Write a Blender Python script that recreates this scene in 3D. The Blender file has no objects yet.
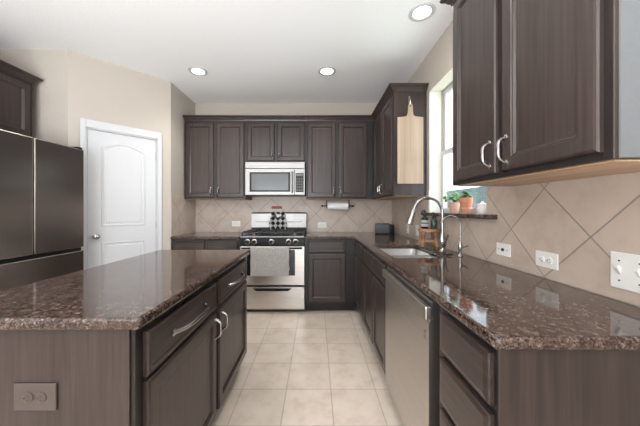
import bpy, bmesh, math, random
from mathutils import Vector, Matrix
random.seed(7)
PI = math.pi
sc = bpy.context.scene
COL = sc.collection

# ------------------------------------------------------------------ camera
cam_d = bpy.data.cameras.new('camera')
cam = bpy.data.objects.new('camera', cam_d); COL.objects.link(cam)
cam.location = (0, 0, 1.24); cam.rotation_euler = (PI/2, 0, 0)
cam_d.sensor_width = 36; cam_d.lens = 262/640*36
cam_d.shift_x = 4/640; cam_d.shift_y = -4/640
cam_d.clip_start = 0.02
sc.camera = cam

# ------------------------------------------------------------------ view, world, lights
sc.view_settings.view_transform = 'Standard'
sc.view_settings.look = 'None'
sc.view_settings.gamma = 1
sc.view_settings.use_curve_mapping = False
sc.view_settings.exposure = 0.12
w = bpy.data.worlds.new('world'); sc.world = w; w.use_nodes = True
bg = w.node_tree.nodes['Background']
bg.inputs[0].default_value = (0.80, 0.90, 1.0, 1); bg.inputs[1].default_value = 3.8

def area(name, loc, rot, sx, sy, energy, color):
    l = bpy.data.lights.new(name, 'AREA'); l.shape = 'RECTANGLE'; l.size = sx; l.size_y = sy
    l.energy = energy; l.color = color
    o = bpy.data.objects.new(name, l); COL.objects.link(o); o.location = loc; o.rotation_euler = rot
    return o
# daylight of the wide glazing behind the camera
area('daylight_rear', (-1.0, -4.9, 1.5), (PI/2, 0, 0), 3.8, 2.3, 28, (0.93, 0.97, 1.0))
# added side fill at the closed left wall, behind the camera
area('side_fill', (-2.9, -1.3, 1.5), (0, -PI/2, 0), 1.9, 2.0, 14, (0.93, 0.97, 1.0))
# added fill light behind the camera, thrown up to brighten the ceiling
area('ceiling_fill', (-1.2, -1.3, 1.25), (PI-math.radians(14), 0, 0), 2.0, 1.4, 200, (0.94, 0.97, 1.0))
# daylight thrown up from the sunlit ground outside the sink window
area('ground_bounce', (2.1, 2.15, 0.55), (0, math.radians(180-42), 0), 1.0, 1.4, 30, (0.95, 0.98, 1.0))
# daylight of the sink window
area('daylight_sink_window', (4.0, 1.3, 1.9), (0, math.radians(90), math.radians(-14)), 1.5, 1.5, 180, (0.97, 0.98, 1.0))
CANS = [(-1.291, 2.867), (0.12, 2.867), (0.812, 2.008), (-1.291, 0.9), (0.3, 0.3), (-1.2, -1.6), (0.2, -1.6)]
for cx, cy in CANS:
    l = bpy.data.lights.new('can_lamp', 'SPOT'); l.energy = (38 if (cx, cy) == (0.3, 0.3) else 24) if cx < .5 else 6; l.spot_size = math.radians(125); l.spot_blend = 0.8
    l.shadow_soft_size = 0.06; l.color = (1.0, 0.95, 0.88)
    o = bpy.data.objects.new('can_lamp', l); COL.objects.link(o); o.location = (cx, cy, 2.715)

# ------------------------------------------------------------------ materials
def newmat(name):
    m = bpy.data.materials.new(name); m.use_nodes = True
    nt = m.node_tree; b = nt.nodes['Principled BSDF']
    return m, nt, b
def N(nt, t, **kw):
    n = nt.nodes.new(t)
    for k, v in kw.items(): setattr(n, k, v)
    return n
def ramp(nt, stops, src=None, interp='LINEAR'):
    r = N(nt, 'ShaderNodeValToRGB'); cr = r.color_ramp; cr.interpolation = interp
    while len(cr.elements) < len(stops): cr.elements.new(0.5)
    for e, (p, c) in zip(cr.elements, stops):
        e.position = p; e.color = (c[0], c[1], c[2], 1)
    if src: nt.links.new(src, r.inputs[0])
    return r
def simple(name, col, rough=0.5, metal=0, bump=0, bscale=80, var=1.0, **kw):
    m, nt, b = newmat(name)
    tc = N(nt, 'ShaderNodeTexCoord')
    no = N(nt, 'ShaderNodeTexNoise'); no.inputs['Scale'].default_value = bscale
    nt.links.new(tc.outputs['Object'], no.inputs['Vector'])
    r = ramp(nt, [(0.3, [c*(1-0.07*var) for c in col]), (0.7, [min(1, c*(1+0.05*var)) for c in col])], no.outputs[0])
    nt.links.new(r.outputs[0], b.inputs['Base Color'])
    b.inputs['Roughness'].default_value = rough; b.inputs['Metallic'].default_value = metal
    if bump:
        bp = N(nt, 'ShaderNodeBump'); bp.inputs['Strength'].default_value = bump; bp.inputs['Distance'].default_value = 0.002
        nt.links.new(no.outputs[0], bp.inputs['Height']); nt.links.new(bp.outputs[0], b.inputs['Normal'])
    for k, v in kw.items(): b.inputs[k].default_value = v
    return m
def wood(name, c1, c2, rough, axis='Z', sc_=1.0, bump=0.25, coat=0.0):
    m, nt, b = newmat(name)
    tc = N(nt, 'ShaderNodeTexCoord'); mp = N(nt, 'ShaderNodeMapping')
    s = {'Z': (60, 60, 2.2), 'X': (2.2, 60, 60), 'Y': (60, 2.2, 60)}[axis]
    mp.inputs['Scale'].default_value = [v*sc_ for v in s]
    nt.links.new(tc.outputs['Object'], mp.inputs[0])
    no = N(nt, 'ShaderNodeTexNoise'); no.inputs['Scale'].default_value = 1.0; no.inputs['Detail'].default_value = 5
    no.inputs['Distortion'].default_value = 0.6
    nt.links.new(mp.outputs[0], no.inputs['Vector'])
    r = ramp(nt, [(0.32, c1), (0.66, c2)], no.outputs[0])
    nt.links.new(r.outputs[0], b.inputs['Base Color'])
    b.inputs['Roughness'].default_value = rough
    if coat: b.inputs['Specular IOR Level'].default_value = 0.42
    b.inputs['Coat Weight'].default_value = coat; b.inputs['Coat Roughness'].default_value = 0.22
    bp = N(nt, 'ShaderNodeBump'); bp.inputs['Strength'].default_value = bump; bp.inputs['Distance'].default_value = 0.0012
    nt.links.new(no.outputs[0], bp.inputs['Height']); nt.links.new(bp.outputs[0], b.inputs['Normal'])
    return m
def granite():
    m, nt, b = newmat('granite')
    tc = N(nt, 'ShaderNodeTexCoord')
    v = N(nt, 'ShaderNodeTexVoronoi'); v.inputs['Scale'].default_value = 120; v.inputs['Randomness'].default_value = 1
    no = N(nt, 'ShaderNodeTexNoise'); no.inputs['Scale'].default_value = 52; no.inputs['Detail'].default_value = 7
    no.inputs['Roughness'].default_value = 0.75
    n3 = N(nt, 'ShaderNodeTexNoise'); n3.inputs['Scale'].default_value = 210; n3.inputs['Detail'].default_value = 3
    for n in (v, no, n3): nt.links.new(tc.outputs['Object'], n.inputs['Vector'])
    r1 = ramp(nt, [(0.0, (0.008, 0.007, 0.007)), (0.42, (0.022, 0.014, 0.011)), (0.52, (0.085, 0.050, 0.038)), (0.62, (0.17, 0.125, 0.10)), (0.72, (0.03, 0.02, 0.018))], no.outputs[0])
    r2 = ramp(nt, [(0.0, (0.012, 0.01, 0.01)), (0.45, (0.03, 0.018, 0.014)), (0.75, (0.10, 0.078, 0.066)), (1.0, (0.30, 0.26, 0.24))], v.outputs['Color'])
    mx = N(nt, 'ShaderNodeMix', data_type='RGBA'); mx.inputs[0].default_value = 0.42
    nt.links.new(r1.outputs[0], mx.inputs[6]); nt.links.new(r2.outputs[0], mx.inputs[7])
    r3 = ramp(nt, [(0.36, (0.25, 0.25, 0.25)), (0.5, (1, 1, 1)), (0.68, (1.5, 1.4, 1.35))], n3.outputs[0])
    mu = N(nt, 'ShaderNodeMix', data_type='RGBA', blend_type='MULTIPLY'); mu.inputs[0].default_value = 1
    nt.links.new(mx.outputs[2], mu.inputs[6]); nt.links.new(r3.outputs[0], mu.inputs[7])
    nt.links.new(mu.outputs[2], b.inputs['Base Color'])
    b.inputs['Roughness'].default_value = 0.07
    b.inputs['IOR'].default_value = 1.5
    return m
def tiles(name, size, base, grout, mort, diag=False, axis='XY', rough=0.35, off=(0, 0), var=0.05, bias=0.0):
    m, nt, b = newmat(name)
    tc = N(nt, 'ShaderNodeTexCoord'); sp = N(nt, 'ShaderNodeSeparateXYZ'); nt.links.new(tc.outputs['Object'], sp.inputs[0])
    def mth(op, a, c):
        n = N(nt, 'ShaderNodeMath', operation=op)
        for i, x in enumerate((a, c)):
            if isinstance(x, (int, float)): n.inputs[i].default_value = x
            else: nt.links.new(x, n.inputs[i])
        return n.outputs[0]
    a = sp.outputs[axis[0]]; c = sp.outputs[axis[1]]
    if diag:
        u = mth('MULTIPLY', mth('ADD', a, c), 0.70710678); v = mth('MULTIPLY', mth('SUBTRACT', c, a), 0.70710678)
    else: u, v = a, c
    u = mth('ADD', u, -off[0] + 100*size); v = mth('ADD', v, -off[1] + 100*size)
    cb = N(nt, 'ShaderNodeCombineXYZ'); nt.links.new(u, cb.inputs[0]); nt.links.new(v, cb.inputs[1])
    br = N(nt, 'ShaderNodeTexBrick'); br.offset = 0; br.squash = 1
    br.inputs['Scale'].default_value = 1; br.inputs['Mortar Size'].default_value = mort; br.inputs['Mortar Smooth'].default_value = 0.2
    br.inputs['Brick Width'].default_value = size; br.inputs['Row Height'].default_value = size; br.inputs['Bias'].default_value = bias
    br.inputs['Color1'].default_value = [x*(1-var) for x in base] + [1]; br.inputs['Color2'].default_value = [min(1, x*(1+var)) for x in base] + [1]
    br.inputs['Mortar'].default_value = list(grout) + [1]
    nt.links.new(cb.outputs[0], br.inputs['Vector'])
    no = N(nt, 'ShaderNodeTexNoise'); no.inputs['Scale'].default_value = 7; no.inputs['Detail'].default_value = 8; no.inputs['Roughness'].default_value = 0.6
    nt.links.new(tc.outputs['Object'], no.inputs['Vector'])
    r = ramp(nt, [(0.3, (0.86, 0.81, 0.77)), (0.5, (1, 0.99, 0.98)), (0.72, (1.08, 1.08, 1.08))], no.outputs[0])
    mu = N(nt, 'ShaderNodeMix', data_type='RGBA', blend_type='MULTIPLY'); mu.inputs[0].default_value = 1
    nt.links.new(br.outputs['Color'], mu.inputs[6]); nt.links.new(r.outputs[0], mu.inputs[7])
    nt.links.new(mu.outputs[2], b.inputs['Base Color'])
    b.inputs['Roughness'].default_value = rough
    bp = N(nt, 'ShaderNodeBump'); bp.inputs['Strength'].default_value = 0.6; bp.inputs['Distance'].default_value = 0.002; bp.invert = True
    nt.links.new(br.outputs['Fac'], bp.inputs['Height']); nt.links.new(bp.outputs[0], b.inputs['Normal'])
    return m
def steel(name, col, rough, axis='X'):
    m, nt, b = newmat(name)
    tc = N(nt, 'ShaderNodeTexCoord'); mp = N(nt, 'ShaderNodeMapping')
    mp.inputs['Scale'].default_value = {'X': (1.5, 300, 300), 'Z': (300, 300, 1.5), 'Y': (300, 1.5, 300)}[axis]
    nt.links.new(tc.outputs['Object'], mp.inputs[0])
    no = N(nt, 'ShaderNodeTexNoise'); no.inputs['Scale'].default_value = 1; nt.links.new(mp.outputs[0], no.inputs['Vector'])
    r = ramp(nt, [(0.3, [c*0.92 for c in col]), (0.7, [c*1.06 for c in col])], no.outputs[0])
    nt.links.new(r.outputs[0], b.inputs['Base Color'])
    b.inputs['Metallic'].default_value = 1; b.inputs['Roughness'].default_value = rough
    bp = N(nt, 'ShaderNodeBump'); bp.inputs['Strength'].default_value = 0.05; bp.inputs['Distance'].default_value = 0.0005
    nt.links.new(no.outputs[0], bp.inputs['Height']); nt.links.new(bp.outputs[0], b.inputs['Normal'])
    return m
def emit(name, col, s):
    m, nt, b = newmat(name); b.inputs['Base Color'].default_value = (*col, 1)
    b.inputs['Emission Color'].default_value = (*col, 1); b.inputs['Emission Strength'].default_value = s
    return m
def glass(name):
    m, nt, b = newmat(name)
    mixs = N(nt, 'ShaderNodeMixShader'); tr = N(nt, 'ShaderNodeBsdfTransparent'); gl = N(nt, 'ShaderNodeBsdfGlossy')
    gl.inputs['Roughness'].default_value = 0.02; mixs.inputs[0].default_value = 0.08
    tr.inputs[0].default_value = (0.95, 0.97, 0.97, 1)
    out = nt.nodes['Material Output']
    nt.links.new(tr.outputs[0], mixs.inputs[1]); nt.links.new(gl.outputs[0], mixs.inputs[2]); nt.links.new(mixs.outputs[0], out.inputs[0])
    nt.nodes.remove(b)
    return m

M = {}
DK1, DK2 = (0.030, 0.0205, 0.018), (0.052, 0.037, 0.032)
M['wall'] = simple('wall_paint', (0.48, 0.43, 0.375), 0.85, bump=0.25, bscale=160)
M['ceil'] = simple('ceiling_paint', (0.91, 0.92, 0.93), 0.9, bump=0.3, bscale=120)
M['white'] = simple('white_paint', (0.56, 0.56, 0.57), 0.4, var=0.1)
M['cream'] = simple('cream_paint', (0.78, 0.75, 0.66), 0.6)
M['dark'] = wood('espresso_wood', DK1, DK2, 0.29, 'Z', coat=0.05)
M['darkh'] = wood('espresso_wood_horizontal', DK1, DK2, 0.29, 'X', coat=0.05)
M['frame'] = wood('espresso_frame_shaded', (0.008, 0.006, 0.0055), (0.016, 0.012, 0.011), 0.4, 'Z')  # near black: contact shade of the gaps put into the colour
M['laminate'] = simple('grey_blue_laminate', (0.145, 0.158, 0.168), 0.45, var=0.4)
M['toe'] = simple('toe_kick_black', (0.018, 0.014, 0.013), 0.6)
M['ply'] = wood('pale_plywood', (0.50, 0.34, 0.22), (0.66, 0.48, 0.34), 0.6, 'X', 0.5)
M['granite'] = granite()
M['floor'] = tiles('floor_tile', 0.305, (0.68, 0.59, 0.505), (0.46, 0.40, 0.34), 0.0035, rough=0.28, off=(-0.203 % 0.305, 1.802 % 0.305))
DG = 0.42/math.sqrt(2)
TB, TG = (0.50, 0.415, 0.35), (0.30, 0.25, 0.215)
M['splash_b'] = tiles('backsplash_tile', DG, TB, TG, 0.0035, True, 'XZ', 0.4)
M['splash_r'] = tiles('backsplash_tile_side', DG, TB, TG, 0.0035, True, 'YZ', 0.4)
M['steel'] = steel('brushed_steel', (0.74, 0.70, 0.67), 0.30, 'X')
M['steel_m'] = steel('microwave_steel', (0.33, 0.32, 0.312), 0.45, 'X')
M['steel_v'] = steel('brushed_steel_vertical', (0.56, 0.525, 0.50), 0.34, 'X')
M['fridge'] = steel('dark_stainless', (0.42, 0.385, 0.36), 0.24, 'Z')
M['nickel'] = simple('satin_nickel', (0.36, 0.345, 0.33), 0.26, 1)
M['sink'] = simple('sink_steel', (0.72, 0.71, 0.70), 0.36, 1)
M['black'] = simple('black_enamel', (0.008, 0.008, 0.009), 0.3)
M['black'].node_tree.nodes['Principled BSDF'].inputs['Specular IOR Level'].default_value = 0.25
M['iron'] = simple('cast_iron', (0.012, 0.012, 0.012), 0.55)
M['blackglass'] = simple('black_glass', (0.012, 0.013, 0.014), 0.06)
M['mwglass'] = simple('microwave_screen', (0.16, 0.17, 0.17), 0.12)
M['plastic_w'] = simple('white_plastic', (0.74, 0.73, 0.70), 0.35, var=0.1)
M['plastic_t'] = simple('taupe_plastic', (0.085, 0.064, 0.058), 0.4, var=0.3)
M['slot'] = simple('dark_slot', (0.03, 0.03, 0.03), 0.5)
M['board'] = wood('maple_board', (0.27, 0.19, 0.125), (0.37, 0.275, 0.20), 0.5, 'Z', 0.35)
M['towel_g'] = simple('grey_linen', (0.36, 0.34, 0.325), 0.95, bump=1.0, bscale=70, var=2.5)
M['paper'] = simple('paper_towel', (0.86, 0.86, 0.85), 0.9, bump=0.3, bscale=200)
M['terra'] = simple('terracotta', (0.52, 0.215, 0.12), 0.8, bump=0.3, bscale=60)
M['pinkclay'] = simple('pale_clay', (0.56, 0.34, 0.25), 0.8, bump=0.3, bscale=60)
M['leaf'] = simple('leaf_green', (0.16, 0.34, 0.10), 0.5)
M['leaf2'] = simple('dark_leaf_green', (0.06, 0.17, 0.06), 0.5)
M['soil'] = simple('soil', (0.05, 0.035, 0.025), 0.9)
M['stool'] = wood('reclaimed_wood', (0.16, 0.07, 0.035), (0.42, 0.24, 0.14), 0.6, 'X', 0.5)
M['redwood'] = simple('red_brown_plaque', (0.30, 0.07, 0.035), 0.6)
M['glass'] = glass('window_glass')
M['screen'] = simple('display_screen', (0.05, 0.055, 0.06), 0.08)
M['bulb'] = emit('lamp_lens', (1.0, 0.94, 0.84), 9.0)
M['fence'] = wood('weathered_fence', (0.07, 0.085, 0.09), (0.13, 0.15, 0.15), 0.8, 'Z', 0.2)
M['grassy'] = simple('outdoor_ground', (0.22, 0.28, 0.13), 0.9)
M['label'] = simple('paper_label', (0.85, 0.84, 0.8), 0.6)
M['greenglass'] = simple('green_bottle', (0.03, 0.06, 0.045), 0.15)
# checkered cloth
m, nt, b = newmat('black_white_checked_cloth')
tc = N(nt, 'ShaderNodeTexCoord'); mp = N(nt, 'ShaderNodeMapping'); ck = N(nt, 'ShaderNodeTexChecker')
mp.inputs['Rotation'].default_value = (0, PI/4, 0); nt.links.new(tc.outputs['Object'], mp.inputs[0]); nt.links.new(mp.outputs[0], ck.inputs['Vector'])
mp.inputs['Location'].default_value = (0.003, 0.5, 0.003)
mp.inputs['Scale'].default_value = (1, 0, 1); ck.inputs['Scale'].default_value = 21; ck.inputs['Color1'].default_value = (0.85, 0.85, 0.83, 1); ck.inputs['Color2'].default_value = (0.015, 0.015, 0.015, 1)
nt.links.new(ck.outputs[0], b.inputs['Base Color']); b.inputs['Roughness'].default_value = 0.9
M['check'] = m

# ------------------------------------------------------------------ mesh helpers
def obj(name, bm, mat, parent=None, smooth=False):
    me = bpy.data.meshes.new(name)
    bmesh.ops.recalc_face_normals(bm, faces=bm.faces[:])
    if smooth:
        for f in bm.faces: f.smooth = True
    bm.to_mesh(me); bm.free()
    if mat: me.materials.append(mat)
    if smooth:
        try: me.set_sharp_from_angle(angle=math.radians(40))
        except Exception: pass
    o = bpy.data.objects.new(name, me); COL.objects.link(o)
    if parent: o.parent = parent
    return o
def thing(name, label, cat, loc=(0, 0, 0), rz=0, group=None):
    o = bpy.data.objects.new(name, None); COL.objects.link(o); o.empty_display_size = 0.05
    o.location = loc; o.rotation_euler = (0, 0, rz); o['label'] = label; o['category'] = cat
    if group: o['group'] = group
    return o
def tag(o, label, cat, group=None):
    o['label'] = label; o['category'] = cat
    if group: o['group'] = group
    return o
def struct(name, bm, mat, parent=None, smooth=False):
    o = obj(name, bm, mat, parent, smooth)
    if not parent: o['kind'] = 'structure'
    return o
def box(bm, x0, x1, y0, y1, z0, z1, bev=0, seg=2):
    vs = [bm.verts.new((x, y, z)) for x in (x0, x1) for y in (y0, y1) for z in (z0, z1)]
    fs = [bm.faces.new([vs[i] for i in q]) for q in ((0, 1, 3, 2), (4, 6, 7, 5), (0, 4, 5, 1), (2, 3, 7, 6), (0, 2, 6, 4), (1, 5, 7, 3))]
    if bev:
        es = list({e for f in fs for e in f.edges})
        bmesh.ops.bevel(bm, geom=es, offset=bev, segments=seg, profile=0.5, affect='EDGES')
    return bm
def B(*a, **k):
    bm = bmesh.new(); box(bm, *a, **k); return bm
def lathe(bm, prof, center=(0, 0, 0), n=24, axis='Z', cap=True):
    rings = []
    for r, h in prof:
        ring = []
        for i in range(n):
            a = 2*PI*i/n; c, s = r*math.cos(a), r*math.sin(a)
            p = {'Z': (c, s, h), 'Y': (c, h, s), 'X': (h, c, s)}[axis]
            ring.append(bm.verts.new(Vector(p) + Vector(center)))
        rings.append(ring)
    for a, b_ in zip(rings, rings[1:]):
        for i in range(n): bm.faces.new((a[i], a[(i+1) % n], b_[(i+1) % n], b_[i]))
    if cap:
        bm.faces.new(rings[0]); bm.faces.new(rings[-1])
    return bm
def tube(bm, pts, rad, n=10, cap=True):
    pts = [Vector(p) for p in pts]
    rs = rad if isinstance(rad, (list, tuple)) else [rad]*len(pts)
    rings = []; up = None
    for i, p in enumerate(pts):
        t = (pts[min(i+1, len(pts)-1)] - pts[max(i-1, 0)]).normalized()
        if up is None:
            up = Vector((0, 0, 1)) if abs(t.z) < 0.9 else Vector((1, 0, 0))
        s = t.cross(up).normalized(); up = s.cross(t).normalized()
        rings.append([bm.verts.new(p + rs[i]*(math.cos(2*PI*k/n)*s + math.sin(2*PI*k/n)*up)) for k in range(n)])
    for a, b_ in zip(rings, rings[1:]):
        for k in range(n): bm.faces.new((a[k], a[(k+1) % n], b_[(k+1) % n], b_[k]))
    if cap:
        bm.faces.new(rings[0]); bm.faces.new(rings[-1])
    return bm
def prism(bm, poly, z0, z1, axis='Z'):
    """poly = 2D outline; extruded along axis"""
    def P(a, b_, h): return {'Z': (a, b_, h), 'Y': (a, h, b_), 'X': (h, a, b_)}[axis]
    lo = [bm.verts.new(P(a, b_, z0)) for a, b_ in poly]; hi = [bm.verts.new(P(a, b_, z1)) for a, b_ in poly]
    n = len(poly); bm.faces.new(lo); bm.faces.new(hi)
    for i in range(n): bm.faces.new((lo[i], lo[(i+1) % n], hi[(i+1) % n], hi[i]))
    return bm
def panel(x0, x1, z0, z1, t, loops):
    """slab whose front lies at y=-t, back at y=0; loops = (inset, how far behind the front)"""
    bm = bmesh.new()
    def ring(ins, y): return [bm.verts.new(p) for p in ((x0+ins, y, z0+ins), (x1-ins, y, z0+ins), (x1-ins, y, z1-ins), (x0+ins, y, z1-ins))]
    prev = ring(0, 0); bm.faces.new(prev)
    for ins, d in loops:
        r = ring(ins, -t + d)
        for i in range(4): bm.faces.new((prev[i], prev[(i+1) % 4], r[(i+1) % 4], r[i]))
        prev = r
    bm.faces.new(prev)
    return bm
DOORL = [(0, .007), (.004, .002), (.010, 0), (.050, 0), (.053, .004), (.057, .004), (.064, .011), (.074, .0115), (.078, .011)]
DRAWL = [(0, .007), (.003, .003), (.014, .001), (.018, 0), (.030, 0)]
DRAWP = [(0, .007), (.004, .002), (.008, 0), (.020, 0), (.024, .005), (.030, .005)]
def sweep(bm, prof, path, out):
    """prof [(o,z)], path [(x,y)] ; out = +1/-1 side of outward normal, mitred"""
    pts = [Vector(p) for p in path]; nn = []
    segs = [(b_-a).normalized() for a, b_ in zip(pts, pts[1:])]
    nor = [Vector((s.y, -s.x))*out for s in segs]
    for i in range(len(pts)):
        if i == 0: nn.append(nor[0])
        elif i == len(pts)-1: nn.append(nor[-1])
        else:
            m_ = (nor[i-1]+nor[i]).normalized(); nn.append(m_/m_.dot(nor[i]))
    rings = [[bm.verts.new((p.x+n_.x*o, p.y+n_.y*o, z)) for o, z in prof] for p, n_ in zip(pts, nn)]
    k = len(prof)
    for a, b_ in zip(rings, rings[1:]):
        for i in range(k): bm.faces.new((a[i], a[(i+1) % k], b_[(i+1) % k], b_[i]))
    bm.faces.new(rings[0]); bm.faces.new(rings[-1])
    return bm
def pull(cx, cz, y, L=0.10, vertical=True, out=0.032, r=0.0062):
    """bow pull: two feet and an arched bar"""
    bm = bmesh.new(); pts = []; rs = []
    n = 14
    for i in range(n+1):
        s = -1 + 2*i/n
        o = out*(1-abs(s)**4.5) ; a = s*L/2
        pts.append((cx, y-o, cz+a) if vertical else (cx+a, y-o, cz)); rs.append(r*(1.25 if abs(s) > .9 else 1.0 + 0.25*(1-abs(s))))
    tube(bm, pts, rs, 8)
    for s in (-1, 1):
        c = (cx, y, cz+s*L/2) if vertical else (cx+s*L/2, y, cz)
        lathe(bm, [(r*1.9, 0.0), (r*1.9, -0.003), (r*1.3, -0.006)], c, 12, 'Y')
    return bm
CRN = [(0, 0), (0.006, 0), (0.010, 0.012), (0.020, 0.020), (0.030, 0.038), (0.046, 0.046), (0.052, 0.060), (0, 0.060)]

def grid_slab(xs, ys, keep, z0, z1, ox=0, oy=0, bev=0.012, vbev=0.0, vsel=None):
    """slab made of grid cells, all outer edges rounded"""
    bm = bmesh.new(); V = {}
    def v(i, j):
        if (i, j) not in V: V[(i, j)] = bm.verts.new((xs[i]-ox, ys[j]-oy, z0))
        return V[(i, j)]
    for i in range(len(xs)-1):
        for j in range(len(ys)-1):
            if keep((xs[i]+xs[i+1])/2, (ys[j]+ys[j+1])/2): bm.faces.new((v(i, j), v(i+1, j), v(i+1, j+1), v(i, j+1)))
    r = bmesh.ops.extrude_face_region(bm, geom=bm.faces[:])
    bmesh.ops.translate(bm, vec=(0, 0, z1-z0), verts=[g for g in r['geom'] if isinstance(g, bmesh.types.BMVert)])
    bmesh.ops.recalc_face_normals(bm, faces=bm.faces[:])
    if vbev:
        es = [e for e in bm.edges if abs(e.verts[0].co.z-e.verts[1].co.z) > .01 and vsel(e.verts[0].co.x+ox, e.verts[0].co.y+oy)]
        bmesh.ops.bevel(bm, geom=es, offset=vbev, segments=5, profile=0.5, affect='EDGES')
    if bev:
        es = [e for e in bm.edges if len(e.link_faces) == 2 and abs(e.verts[0].co.z-e.verts[1].co.z) < 1e-5 and e.calc_face_angle(0) > 1.2]
        bmesh.ops.bevel(bm, geom=es, offset=bev, segments=4, profile=0.5, affect='EDGES')
    return bm

# ------------------------------------------------------------------ dimensions
D, H, XR, XS = 3.75, 2.75, 1.09, -1.73
CT = 0.914           # worktop height
UB, UT = 1.37, 2.39  # upper cabinets
T = 0.12
YN = -5.0            # rear wall of the room, behind the camera

# ------------------------------------------------------------------ room shell
struct('floor', B(-2.98-T, XR+T, YN-T, D+T, -0.1, 0), M['floor'])
struct('ceiling', B(-2.98-T, XR+T+.05, YN-T, D+T, H, H+0.1), M['ceil'])
struct('wall_back', B(XS-T, XR+T+.05, D, D+T, 0, H), M['wall'])
struct('wall_pantry_side', B(XS-T, XS, 3.12, D, 0, H), M['wall'])
# diagonal pantry wall with its door opening
PA = Vector((-2.347, 2.48, 0)); PB = Vector((XS, 3.12, 0)); PL = (PB-PA).length; PR = math.atan2(PB.y-PA.y, PB.x-PA.x)
bm = bmesh.new()
d0, d1, dh = 0.155*PL-.012, 0.8305*PL+.012, 2.045
box(bm, 0, d0, 0, T, 0, H); box(bm, d1, PL, 0, T, 0, H); box(bm, d0, d1, 0, T, dh, H)
o = struct('wall_pantry', bm, M['wall']); o.location = PA; o.rotation_euler.z = PR
struct('wall_left_return', B(-2.98-T, -2.347, 2.48, 2.48+T, 0, H), M['wall'])
struct('wall_left', B(-2.98-T, -2.98, YN, 2.48, 0, H), M['wall'])
# right wall with the sink window
W0, W1, WZ0, WZ1 = 1.665, 2.516, 1.207, 2.37
TR = 0.17
bm = bmesh.new()
box(bm, XR, XR+TR, YN, W0, 0, H); box(bm, XR, XR+TR, W1, D, 0, H)
box(bm, XR, XR+TR, W0, W1, 0, WZ0-.03); box(bm, XR, XR+TR, W0, W1, WZ1, H)
struct('wall_right', bm, M['wall'])
# rear wall: wide glazing that lets the daylight in
bm = bmesh.new()
gx0, gx1, gz0, gz1 = -2.7, 0.8, 0.35, 2.45
box(bm, -2.98, gx0, YN-T, YN, 0, H); box(bm, gx1, XR, YN-T, YN, 0, H)
box(bm, gx0, gx1, YN-T, YN, 0, gz0); box(bm, gx0, gx1, YN-T, YN, gz1, H)
struct('wall_rear', bm, M['wall'])
bm = bmesh.new()
for i in range(4):
    x = gx0 + (gx1-gx0)*i/3; box(bm, x-.04, x+.04, YN-.08, YN-.02, gz0, gz1)
box(bm, gx0, gx1, YN-.08, YN-.02, gz0, gz0+.05); box(bm, gx0, gx1, YN-.08, YN-.02, gz1-.05, gz1)
struct('window_2', bm, M['white'])
# skirting
struct('baseboard_left', B(-2.98, -2.965, YN, 1.5, 0, .1, bev=.004), M['white'])
struct('baseboard_return', B(-2.965, -2.36, 2.465, 2.48, 0, .1, bev=.004), M['white'])

# backsplash slabs, origins on the tile lattice
def slab(name, lo, hi, org, mat):
    o = struct(name, B(lo[0]-org[0], hi[0]-org[0], lo[1]-org[1], hi[1]-org[1], lo[2]-org[2], hi[2]-org[2]), mat)
    o.location = org; return o
ST = 1.415
slab('trim_1', (XS+.008, D-.008, CT), (XR-.008, D, ST), (-1.472, D, 1.383), M['splash_b'])
slab('trim_2', (XS, 3.12, CT), (XS+.008, D-.008, ST), (XS, D-.21, 1.383), M['splash_r'])
bm = bmesh.new()
for y0, y1, z1 in ((0.0, W0, ST), (W0, W1, WZ0-.032), (W1, D-.008, ST)):
    box(bm, -.008, 0, y0-1.452, y1-1.452, CT-1.129, z1-1.129)
o = struct('trim_3', bm, M['splash_r']); o.location = (XR, 1.452, 1.129)

# ------------------------------------------------------------------ pantry door
tr = bmesh.new(); a, b2, zt = 0.093*PL, 0.8895*PL, 2.121
for args in ((a, d0, 0, zt), (d1, b2, 0, zt), (d0, d1, dh, zt)):
    box(tr, args[0], args[1], -.018, 0, args[2], args[3], bev=.004)
box(tr, d0, d0+.012, -.004, T, 0, dh); box(tr, d1-.012, d1, -.004, T, 0, dh); box(tr, d0+.012, d1-.012, -.004, T, dh-.012, dh)
o = struct('trim_4', tr, M['white']); o.location = PA; o.rotation_euler.z = PR
door = thing('door_1', '', 'door', PA, PR); del door['label']; del door['category']; door['kind'] = 'structure'
dx0, dx1 = d0+.015, d1-.015
def arch(x0, x1, z0, z1, rise, ins, n=14):
    x0 += ins; x1 -= ins; z0 += ins; z1 -= ins
    pts = [(x0, z0), (x1, z0), (x1, z1-rise)] + [(x1+(x0-x1)*i/n, z1-rise+rise*math.sin(PI*i/n)) for i in range(1, n)] + [(x0, z1-rise)]
    return pts
def ridge(bm, poly_fn, y):
    """a moulded rib round a door panel"""
    prof = [(0, 0), (.005, -.006), (.014, -.006), (.022, 0), (.034, 0), (.044, -.004)]
    prev = None
    for ins, dy in prof:
        r = [bm.verts.new((p[0], y+dy, p[1])) for p in poly_fn(ins)]
        if prev:
            for i in range(len(r)): bm.faces.new((prev[i], prev[(i+1) % len(r)], r[(i+1) % len(r)], r[i]))
        prev = r
    bm.faces.new(prev)
bm = B(dx0, dx1, .008, .042, 0.008, dh-.015, bev=.002)
pw0, pw1 = dx0+.105, dx1-.105
ridge(bm, lambda i: arch(pw0, pw1, 1.06, 1.93, .06, i), .0078)
ridge(bm, lambda i: arch(pw0, pw1, 0.22, 0.90, .0, i), .0078)
obj('door_panel', bm, M['white'], door)
bm = bmesh.new(); lathe(bm, [(.027, .008), (.027, .003), (.011, 0), (.009, -.03), (.018, -.036), (.027, -.05), (.026, -.062), (.012, -.07), (.0, -.071)], (dx0+.06, 0, .965), 20, 'Y', cap=False)
obj('knob', bm, M['nickel'], door, True)
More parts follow.
